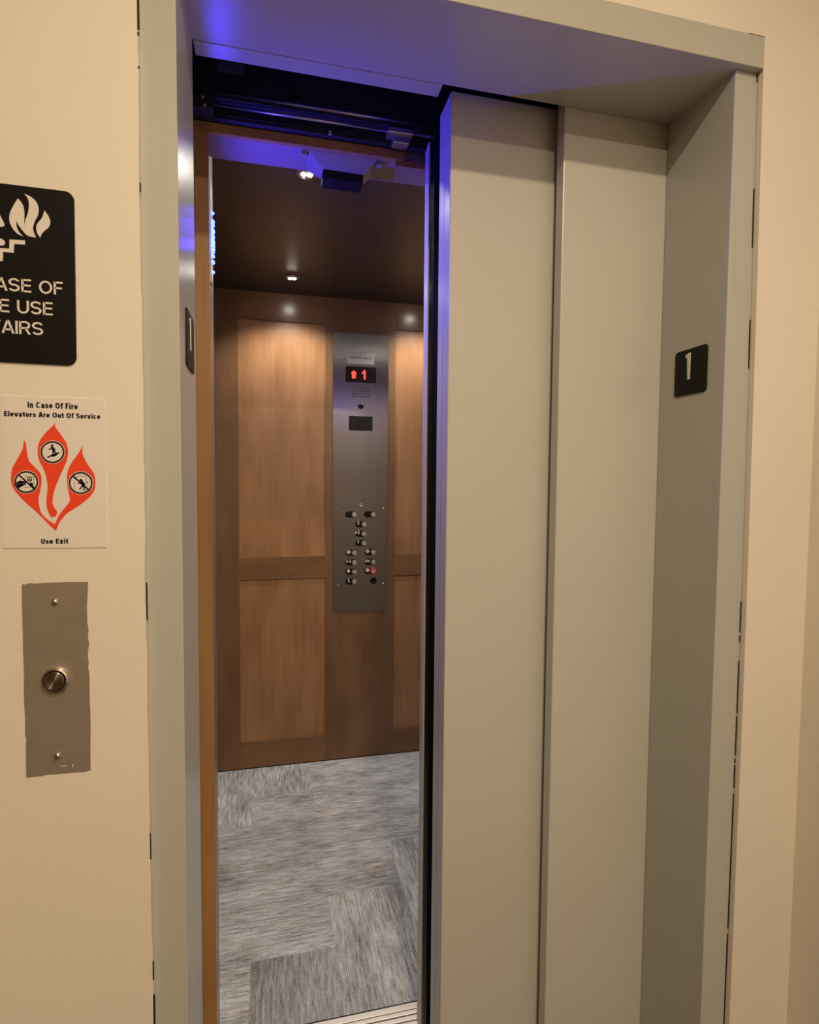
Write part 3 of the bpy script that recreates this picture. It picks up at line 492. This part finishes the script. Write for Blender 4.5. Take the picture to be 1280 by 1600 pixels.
# ================================================================== THINGS: doors
d1 = root('elevator_door_panel', (.80, .19, .012), 'right painted metal landing door panel, standing nearer with a rounded left edge', 'elevator door')
MB().box(.683, .985, D + .0012, .2066, .012, 2.20).build('face_sheet', M['door'], d1, bevel=.0025)
d2 = root('elevator_door_panel', (.60, .26, .012), 'left painted metal landing door panel with a blue-lit leading edge', 'elevator door')
MB().box(.4658, .74, .222, .2625, .012, 2.090).build('face_sheet', M['door'], d2, bevel=.002)
MB().box(.4664, .74, .2632, .300, .012, 2.090).build('back_sheet', M['door'], d2, bevel=.0015)
cd = root('elevator_door_panel', (.70, .40, .012), 'slim inner car door edge behind the landing doors, with a black rubber strip', 'elevator door')
MB().box(.4672, .93, .388, .4195, .012, 2.0880).build('face_sheet', M['door'], cd, bevel=.001)
MB().box(.4700, .50, .353, .3855, .012, 2.084, bevel=.003).box(.4685, .4702, .362, .364, .012, 2.08).box(.4685, .4702, .374, .376, .012, 2.08).build('safety_edge', M['rubber'], cd)
MB().box(.50, .93, .3535, .386, .03, 2.084).build('mounting_channel', M['operator'], cd)

# sills
def sill(name, x0, x1, y0, y1, grooves, label):
    P = [(y0, -.03), (y0, -.002)]
    for g0, g1 in grooves: P += [(g0, -.002), (g0, -.016), (g1, -.016), (g1, -.002)]
    P += [(y1, -.002), (y1, -.03)]
    o = xprism(P, x0, x1).build(name, M['alum'], None, bevel=.0008); return tag(o, label, 'door sill')
sill('door_sill', 0, .93, .352, .4865, ((.372, .380), (.398, .407), (.420, .424), (.436, .440), (.452, .456), (.467, .4695)), 'ribbed aluminium sill at the front edge of the car carpet')
sill('door_sill', 0, .914, .172, .322, ((.188, .198), (.24, .252), (.275, .279)), 'ribbed aluminium sill under the landing doors')

# door operator above the car entrance
op = root('door_operator', (.40, .40, 2.08), 'black door operator with two steel rails above the car entrance', 'door operator')
MB().box(-.12, .464, .404, .4185, 2.079, 2.34).build('back_plate', M['operator'], op)
MB().box(-.12, .93, .384, .404, 2.118, 2.34, bevel=.002).build('header_cover', M['operator'], op)
MB().tube([(-.006, .379, 2.1140), (.52, .379, 2.1140)], .0045, 16).build('rail', M['rail'], op)
MB().box(-.006, .52, .378, .404, 2.104, 2.1118).build('rail_web', M['operator'], op)
MB().tube([(.014, .378, 2.0900), (.372, .378, 2.0900)], .0032, 16).build('rail', M['rail'], op)
MB().box(.372, .428, .372, .404, 2.0865, 2.0985, bevel=.0015).box(.385, .42, .378, .404, 2.070, 2.0866, bevel=.001).build('hanger_bracket', M['rail'], op)
MB().box(.43, .50, .376, .380, 2.0905, 2.0930).build('link_rod', M['rail'], op)
MB().box(-.03, .014, .376, .404, 2.078, 2.1035, bevel=.002).build('end_bracket', M['operator'], op)
MB().lathe([(0, 0), (.0035, 0), (.0035, .003), (0, .0036)], (-.006, .376, 2.0985), -Y, 12).lathe([(0, 0), (.0035, 0), (.0035, .003), (0, .0036)], (-.002, .376, 2.084), -Y, 12).build('bolt', M['plate'], op)
for bx_, bz_ in ((.172, 2.142), (.178, 2.126)):
    MB().lathe([(0, 0), (.0075, 0), (.0075, .006), (.003, .007), (0, .007)], (bx_, .384, bz_), -Y, 20).build('roller', M['black'], op)
MB().box(.022, .075, .380, .384, 2.158, 2.178, bevel=.001).build('cover_tab', M['rail'], op)
MB().tube([(-.01, .394, 2.081), (.06, .392, 2.0800), (.12, .390, 2.0790), (.17, .389, 2.0805), (.22, .390, 2.085)], .0018).build('cable', M['black'], op)
MB().tube([(.275, .392, 2.088), (.292, .391, 2.081), (.312, .391, 2.0775)], .0022).build('cable', M['black'], op)
MB().lathe([(0, 0), (.0045, 0), (.0045, .004), (.0025, .004), (.0025, .002), (0, .002)], (.251, .404, 2.082), -Y, 16).build('eyelet', M['rail'], op)

# ================================================================== THINGS: in the car
# direction lantern on the entrance return
la = root('direction_lantern', (0, .448, 1.76), 'blue LED direction lantern on the left side of the car entrance', 'indicator light')
MB().box(.0001, .0022, .4345, .468, 1.757, 1.965, bevel=.0008).build('cover_plate', M['satin'], la)
rows = [(1.9046, 1), (1.8870, 2), (1.8800, 2), (1.8680, 3), (1.8570, 3), (1.8470, 4), (1.8400, 4), (1.8330, 4), (1.8250, 2), (1.8150, 2), (1.8020, 2), (1.7810, 1)]
for z, n in rows:
    for k in range(n):
        y = .446 + (k - (n - 1) / 2) * .0075
        MB().lathe([(.0034, 0), (.0034, .0032), (.0028, .0052), (.0015, .0064), (0, .0068)], (.0022, y, z), X, 12).build('led', M['led'], la)

# lamps in the car ceiling
pr = root('puck_lamp', (PUCKS[0][0], PUCKS[0][1], CZ), 'lit twin ceiling lamp in the car beside the metal light box', 'ceiling lamp', group='lamps in the car ceiling')
def puck(o):
    x, y, z = o['_o']
    MB().lathe([(.0, 0), (.030, 0), (.030, .003), (.027, .006), (0, .006)], (x, y, z), -Z, 32).build('trim_ring', M['rail'], o)
    for s in (-.0085, .0085):
        MB().lathe([(0, .0062), (.0072, .0062), (.006, .0085), (0, .0098)], (x + s, y, z), -Z, 20).build('lens', M['lens'], o)
puck(pr)
for i, lab in ((1, 'lit twin ceiling lamp at the back of the car, above the left wall panel'), (2, 'lit ceiling lamp at the front right of the car, hidden behind the landing doors'), (3, 'lit ceiling lamp at the back right of the car, above the right wall panel')):
    c = pr.copy(); COL.objects.link(c); c.location = (PUCKS[i][0], PUCKS[i][1], CZ); c['label'] = lab
    for ch in list(pr.children):
        k = ch.copy(); COL.objects.link(k); k.parent = c

# flared metal light box hanging from the entrance soffit
fx = root('emergency_light', (.285, .455, 2.059), 'flared metal light box hung under the car entrance soffit', 'light box')
def loft(A, B):
    b = bmesh.new(); a = [b.verts.new(p) for p in A]; c = [b.verts.new(p) for p in B]; n = len(a)
    b.faces.new(a); b.faces.new(c)
    for i in range(n): b.faces.new((a[i], a[(i + 1) % n], c[(i + 1) % n], c[i]))
    bmesh.ops.recalc_face_normals(b, faces=b.faces); return MB().add(b)
loft([(.2035, .4335, 2.0588), (.3600, .4335, 2.0588), (.3600, .512, 2.0588), (.2035, .512, 2.0588)],
     [(.2392, .4560, 2.0345), (.3345, .4560, 2.0330), (.3345, .504, 2.0330), (.2392, .504, 2.0345)]).build('housing', M['fixture'], fx, bevel=.0012)
MB().box(.2405, .3310, .4570, .503, 2.0140, 2.0336, bevel=.0012).build('lens', M['lensdark'], fx)
for x0, x1 in ((.192, .2035), (.3600, .372)):
    MB().box(x0, x1, .438, .452, 2.0500, 2.0588, bevel=.0008).build('mounting_tab', M['fixture'], fx)

# car operating panel
PF = CY - .0035
cf = wallf(PF)
cp = root('car_operating_panel', (.5345, CY, .717), 'tall stainless steel control panel with buttons on the car back wall', 'control panel')
MB().box(.4045, .6655, PF, CY, .7165, 2.0225, bevel=.0008).build('faceplate', M['steel'], cp)
for x, z in ((.4237, 1.9063), (.6423, 1.9066), (.4271, 1.6655), (.6438, 1.6665), (.4288, 1.2085), (.6451, 1.2088), (.4296, .8465), (.6466, .8468)):
    MB().lathe([(0, 0), (.0042, 0), (.0038, .0016), (0, .0024)], (x, PF, z), -Y, 16).build('screw', M['chrome'], cp)
k = MB().box(.4700, .5975, PF - .0012, PF, 1.8825, 1.9380, bevel=.0004).build('capacity_plate', M['key'], cp)
MB().text('CAPACITY 1400 LBS', wallf(PF - .0012), center=.5337, base=1.9068, height=.0085, width=.104, bold=.012).build('lettering', M['ink'], k)
dsp = MB().box(.4630, .6068, PF - .0010, PF, 1.7974, 1.8704, bevel=.0004).build('floor_display', M['display'], cp)
MB().prism([(.5013, 1.8520), (.4870, 1.8375), (.4925, 1.8375), (.4925, 1.8155), (.5100, 1.8155), (.5100, 1.8375), (.5155, 1.8375)], wallf(PF - .0010), 0, .0006).build('direction_arrow', M['red'], dsp)
MB().prism([(.5490, 1.8545), (.5560, 1.8545), (.5560, 1.8125), (.5485, 1.8125), (.5485, 1.8415), (.5400, 1.8360), (.5375, 1.8410)], wallf(PF - .0010), 0, .0006).build('digit', M['red'], dsp)
g = MB()
for i in range(7):
    for j in range(4): g.lathe([(0, 0), (.0034, 0), (.0034, .0003), (0, .0003)], (.4955 + i * .0132, PF, 1.7325 + j * .0131), -Y, 10)
g.build('speaker_grille', M['black'], cp)
MB().lathe([(.0135, 0), (.0135, .004), (.012, .008), (.008, .012), (0, .0145)], (.5346, PF, 1.6890), -Y, 28).build('camera_dome', M['rubber'], cp)
MB().box(.4785, .5910, PF - .0008, PF, 1.5735, 1.6412).build('dark_window', M['lensdark'], cp)
MB().lathe([(0, 0), (.0075, 0), (.0075, .003), (.0045, .003), (.0045, .0012), (0, .0012)], (.537, PF, 1.2240), -Y, 24).build('key_switch', M['chrome'], cp)
def button(sx, hx, z, sym=None, red=False):
    b = MB().lathe([(.0122, 0), (.0122, .0085), (.0112, .0108), (0, .0110)], (hx, PF, z), -Y, 28, sharp=True).build('button', M['chrome'], cp)
    MB().capsule((sx, z), (hx, z), .0148, cf, 0, .0010).build('braille_plate', M['black'], b)
    f = wallf(PF - .0010); mb = MB(); t = .0005
    if sym is None: mb.bm.free(); mb = None
    elif sym in '123': mb.text(sym, f, center=sx, base=z - .001, height=.0155, bold=.02)
    elif sym == '*2':
        P = []
        for i in range(10): q = PI / 2 + i * PI / 5; r = .0065 if i % 2 == 0 else .0028; P.append((sx - .0115 + r * math.cos(q), z + .0055 + r * math.sin(q)))
        mb.prism(P, f, 0, t); mb.text('2', f, left=sx - .003, base=z - .001, height=.0155, bold=.02)
    elif sym == 'eye': mb.ring(circle(sx, z + .004, .0085, 24), circle(sx, z + .004, .0055, 24), f, 0, t).prism(circle(sx, z + .004, .0030, 16), f, 0, t).prism([(sx - .0105, z + .004), (sx - .008, z + .0065), (sx - .008, z + .0015)], f, 0, t).prism([(sx + .0105, z + .004), (sx + .008, z + .0065), (sx + .008, z + .0015)], f, 0, t)
    elif sym == 'open': mb.prism([(sx - .009, z + .0115), (sx - .001, z + .0045), (sx - .009, z - .0025)], f, 0, t).prism([(sx + .009, z + .0115), (sx + .001, z + .0045), (sx + .009, z - .0025)], f, 0, t)
    elif sym == 'close':
        mb.prism([(sx - .010, z + .0115), (sx - .0022, z + .0045), (sx - .010, z - .0025)], f, 0, t).prism([(sx + .010, z + .0115), (sx + .0022, z + .0045), (sx + .010, z - .0025)], f, 0, t).box(sx - .0009, sx + .0009, PF - .0015, PF - .001, z - .0025, z + .0115)
    elif sym == 'bell': mb.prism([(sx - .009, z - .001), (sx - .0045, z + .006), (sx - .0025, z + .0125), (sx + .0025, z + .0125), (sx + .0045, z + .006), (sx + .009, z - .001)], f, 0, t).prism(circle(sx, z - .0025, .002, 12), f, 0, t)
    elif sym == 'stop': mb.ring(circle(sx, z + .004, .009, 8), circle(sx, z + .004, .0045, 8), f, 0, t).prism(circle(sx, z + .004, .0026, 12), f, 0, t)
    elif sym == 'phone': mb.capsule((sx - .001, z + .011), (sx + .001, z - .001), .0022, f, 0, t).prism(circle(sx + .0005, z + .011, .0036, 12), f, 0, t).prism(circle(sx + .0022, z - .0008, .0036, 12), f, 0, t)
    if mb: mb.build('symbol', M['white'], b)
    if red: MB().lathe([(.0125, 0), (.0178, 0), (.0172, .0085), (.0125, .0090), (.0125, 0)], (hx, PF, z), -Y, 28).build('collar', M['redring'], b)
for a in ((.4765, .5052, 1.1792), (.5666, .5960, 1.1796), (.5247, .5522, 1.1328, '3'), (.5250, .5518, 1.0882, '*2'), (.5251, .5518, 1.0442, '1'), (.4793, .5064, .9984, 'eye'), (.5697, .5973, 1.0000, 'eye'),
          (.4793, .5065, .9526, 'open'), (.5699, .5975, .9527, 'close'), (.4794, .5067, .9080, 'bell'), (.5701, .5985, .9086, 'stop', True), (.4796, .5069, .8613, 'phone')):
    button(*a)
MB().lathe([(0, 0), (.0160, 0), (.0155, .003), (.009, .0034), (.009, .0015), (0, .0015)], (.5993, PF, .8620), -Y, 28).build('key_switch', M['black'], cp)

# ================================================================== THINGS: on the corridor wall
# black evacuation sign
SIGN_OUT = sign_outline()
sg = root('evacuation_sign', (-.205, YF, 1.487), 'black rounded sign with white letters and flames, mounted highest on the left wall', 'sign')
MB().prism(SIGN_OUT, wallf(YF), 0, .0030, bevel=.0006).build('sign_plate', M['black'], sg)
sf = wallf(YF - .0030)
t = MB()
for body, rx, bz, hh in (('IN CASE OF', -.1424, 1.5775, .0168), ('FIRE USE', -.1548, 1.5500, .0168), ('STAIRS', -.1667, 1.5233, .0168)):
    lettering(t, body, sf, bz, hh, .135, right=rx, d1=.0008, stretch=1.09)
t.build('lettering', M['white'], sg)
MB().prism(rounded(FLAME_BIG), sf, 0, .0008).prism(rounded(FLAME_SMALL), sf, 0, .0008).build('flame_symbol', M['white'], sg)
MB().prism(STAIR_MARK, sf, 0, .0008).build('stair_symbol', M['white'], sg)
p = MB()
for (a, b), r in zip(PERSON_CAPS, (.0035, .0042, .0080, .0088, .0045)): p.capsule(a, b, r, sf, 0, .0008)
p.build('person_symbol', M['white'], sg)
br = MB()
for row, (n, rx, z) in enumerate(((13, -.1330, 1.5085), (9, -.1630, 1.4990))):
    for i in range(n):
        for j in range(3):
            if random.random() < .5: br.lathe([(.0007, 0), (.0005, .0004), (0, .0005)], (rx - i * .0062 * .6, YF - .0030, z + j * .0023), -Y, 8)
br.build('braille', M['black'], sg)

# white fire poster
po = root('fire_poster', (-.158, YF, 1.2409), 'white card with red flames and round icons, between the black sign and call button', 'sign')
MB().prism(POSTER, wallf(YF), 0, .0012).build('card', M['poster'], po)
pf = wallf(YF - .0012)
MB().prism(rounded(P_FLAME_MID), pf, 0, .0002).prism(rounded(P_FLAME_V), pf, 0, .0002).build('flame_symbol', M['orange'], po)
d = MB()
for q in P_DISC: d.prism(q, pf, .0002, .0003)
d.build('icon_disc', M['poster'], po)
d = MB(); px = 1 / 5.3333 * .00081
for a, b in P_RING: d.ring(a, b, pf, .0003, .00045)
for (a, b), r in P_CAPS + P_THIN: d.capsule(a, b, r * px, pf, .0003, .0004)
for a, b in P_BTN: d.ring(a, b, pf, .0003, .0004)
d.prism(P_TRI, pf, .0003, .0004)
d.build('icon_symbols', M['ink'], po)
for body, part, (a, b, c) in zip(('In Case Of Fire', 'Elevators Are Out Of Service', 'Use Exit'), ('heading_line', 'heading_line', 'footer_line'), P_TEXT):
    t = MB(); lettering(t, body, pf, (a[1] + b[1]) / 2, c[1] - a[1], .23, left=a[0], width=b[0] - a[0], cond=True, gap=.085, d1=.0002)
    t.build(part, M['ink'], po)

# call station
cs = root('call_station', (-.161, YF, .928), 'metal plate with round call button set in the wall below the white card', 'call button')
MB().prism(PLATE, wallf(YF), -.0005, .0007).build('faceplate', M['plate'], cs)
yb = YF - .0007
cbx, cbz = -.1622, 1.0610
b = MB().lathe([(.0172, 0), (.0173, .0018), (.0164, .0058), (.0148, .0068), (.0138, .0068), (.0136, .0040)], (cbx, yb, cbz), -Y, 48, sharp=True).build('bezel', M['chrome'], cs)
MB().lathe([(.0136, .0046), (.0121, .0046), (.0121, .0030)], (cbx, yb, cbz), -Y, 48).build('gap_ring', M['dark'], b)
MB().lathe([(.0122, .0030), (.0121, .0086), (.0117, .0090), (0, .0090)], (cbx, yb, cbz), -Y, 64, sharp=True).build('push_button', M['spun'], cs)
for q in ((-.1613, 1.1679), (-.1628, .9542)):
    MB().lathe([(0, 0), (.0048, 0), (.0044, .0022), (.0026, .0038), (0, .0044)], (q[0], yb, q[1]), -Y, 24).build('screw', M['chrome'], cs)
MB().capsule((-.1592, .9388), (-.1510, .9388), .0003, wallf(yb), 0, .0002).capsule((-.1443, .9395), (-.1442, .9365), .0006, wallf(yb), 0, .0002).build('paint_fleck', M['wall'], cs)

# floor number plates on the reveals
def number_plate(x, sgn, y0, y1, z0, z1, label):
    """sgn -1: on the right reveal facing left, +1: on the left reveal facing right"""
    N = X * sgn; f = (Vector((x, 0, 0)), Y, Z, N)
    o = root('floor_number_plate', (x, (y0 + y1) / 2, z0), label, 'sign', group='floor number plates')
    MB().prism(rrect(y0, y1, z0, z1, .0075), f, 0, .0022, bevel=.0005).build('plate', M['black'], o)
    cy = (y0 + y1) / 2; pts = [(cy + (q[0] - .0845) * -sgn, q[1]) for q in ONE[:7]]
    MB().prism(pts, f, .0022, .0030).build('numeral', M['white'], o)
    br = MB()
    for i, (du, dv) in enumerate(((.0, 0), (.0, .0025), (.0025, .0025), (.006, 0), (.006, .0025), (.006, .005))):
        br.lathe([(.0008, 0), (.0006, .0004), (0, .0006)], (x + sgn * .0022, cy + (.0100 + du) * -sgn, 1.5215 + dv), N, 8)
    br.build('braille', M['black'], o)
number_plate(W, -1, .0418, .1285, 1.5085, 1.5965, 'black floor plate with a white numeral 1 on the right reveal')
number_plate(0, 1, .0560, .1405, 1.5085, 1.5955, 'black floor plate seen edge-on on the left reveal')
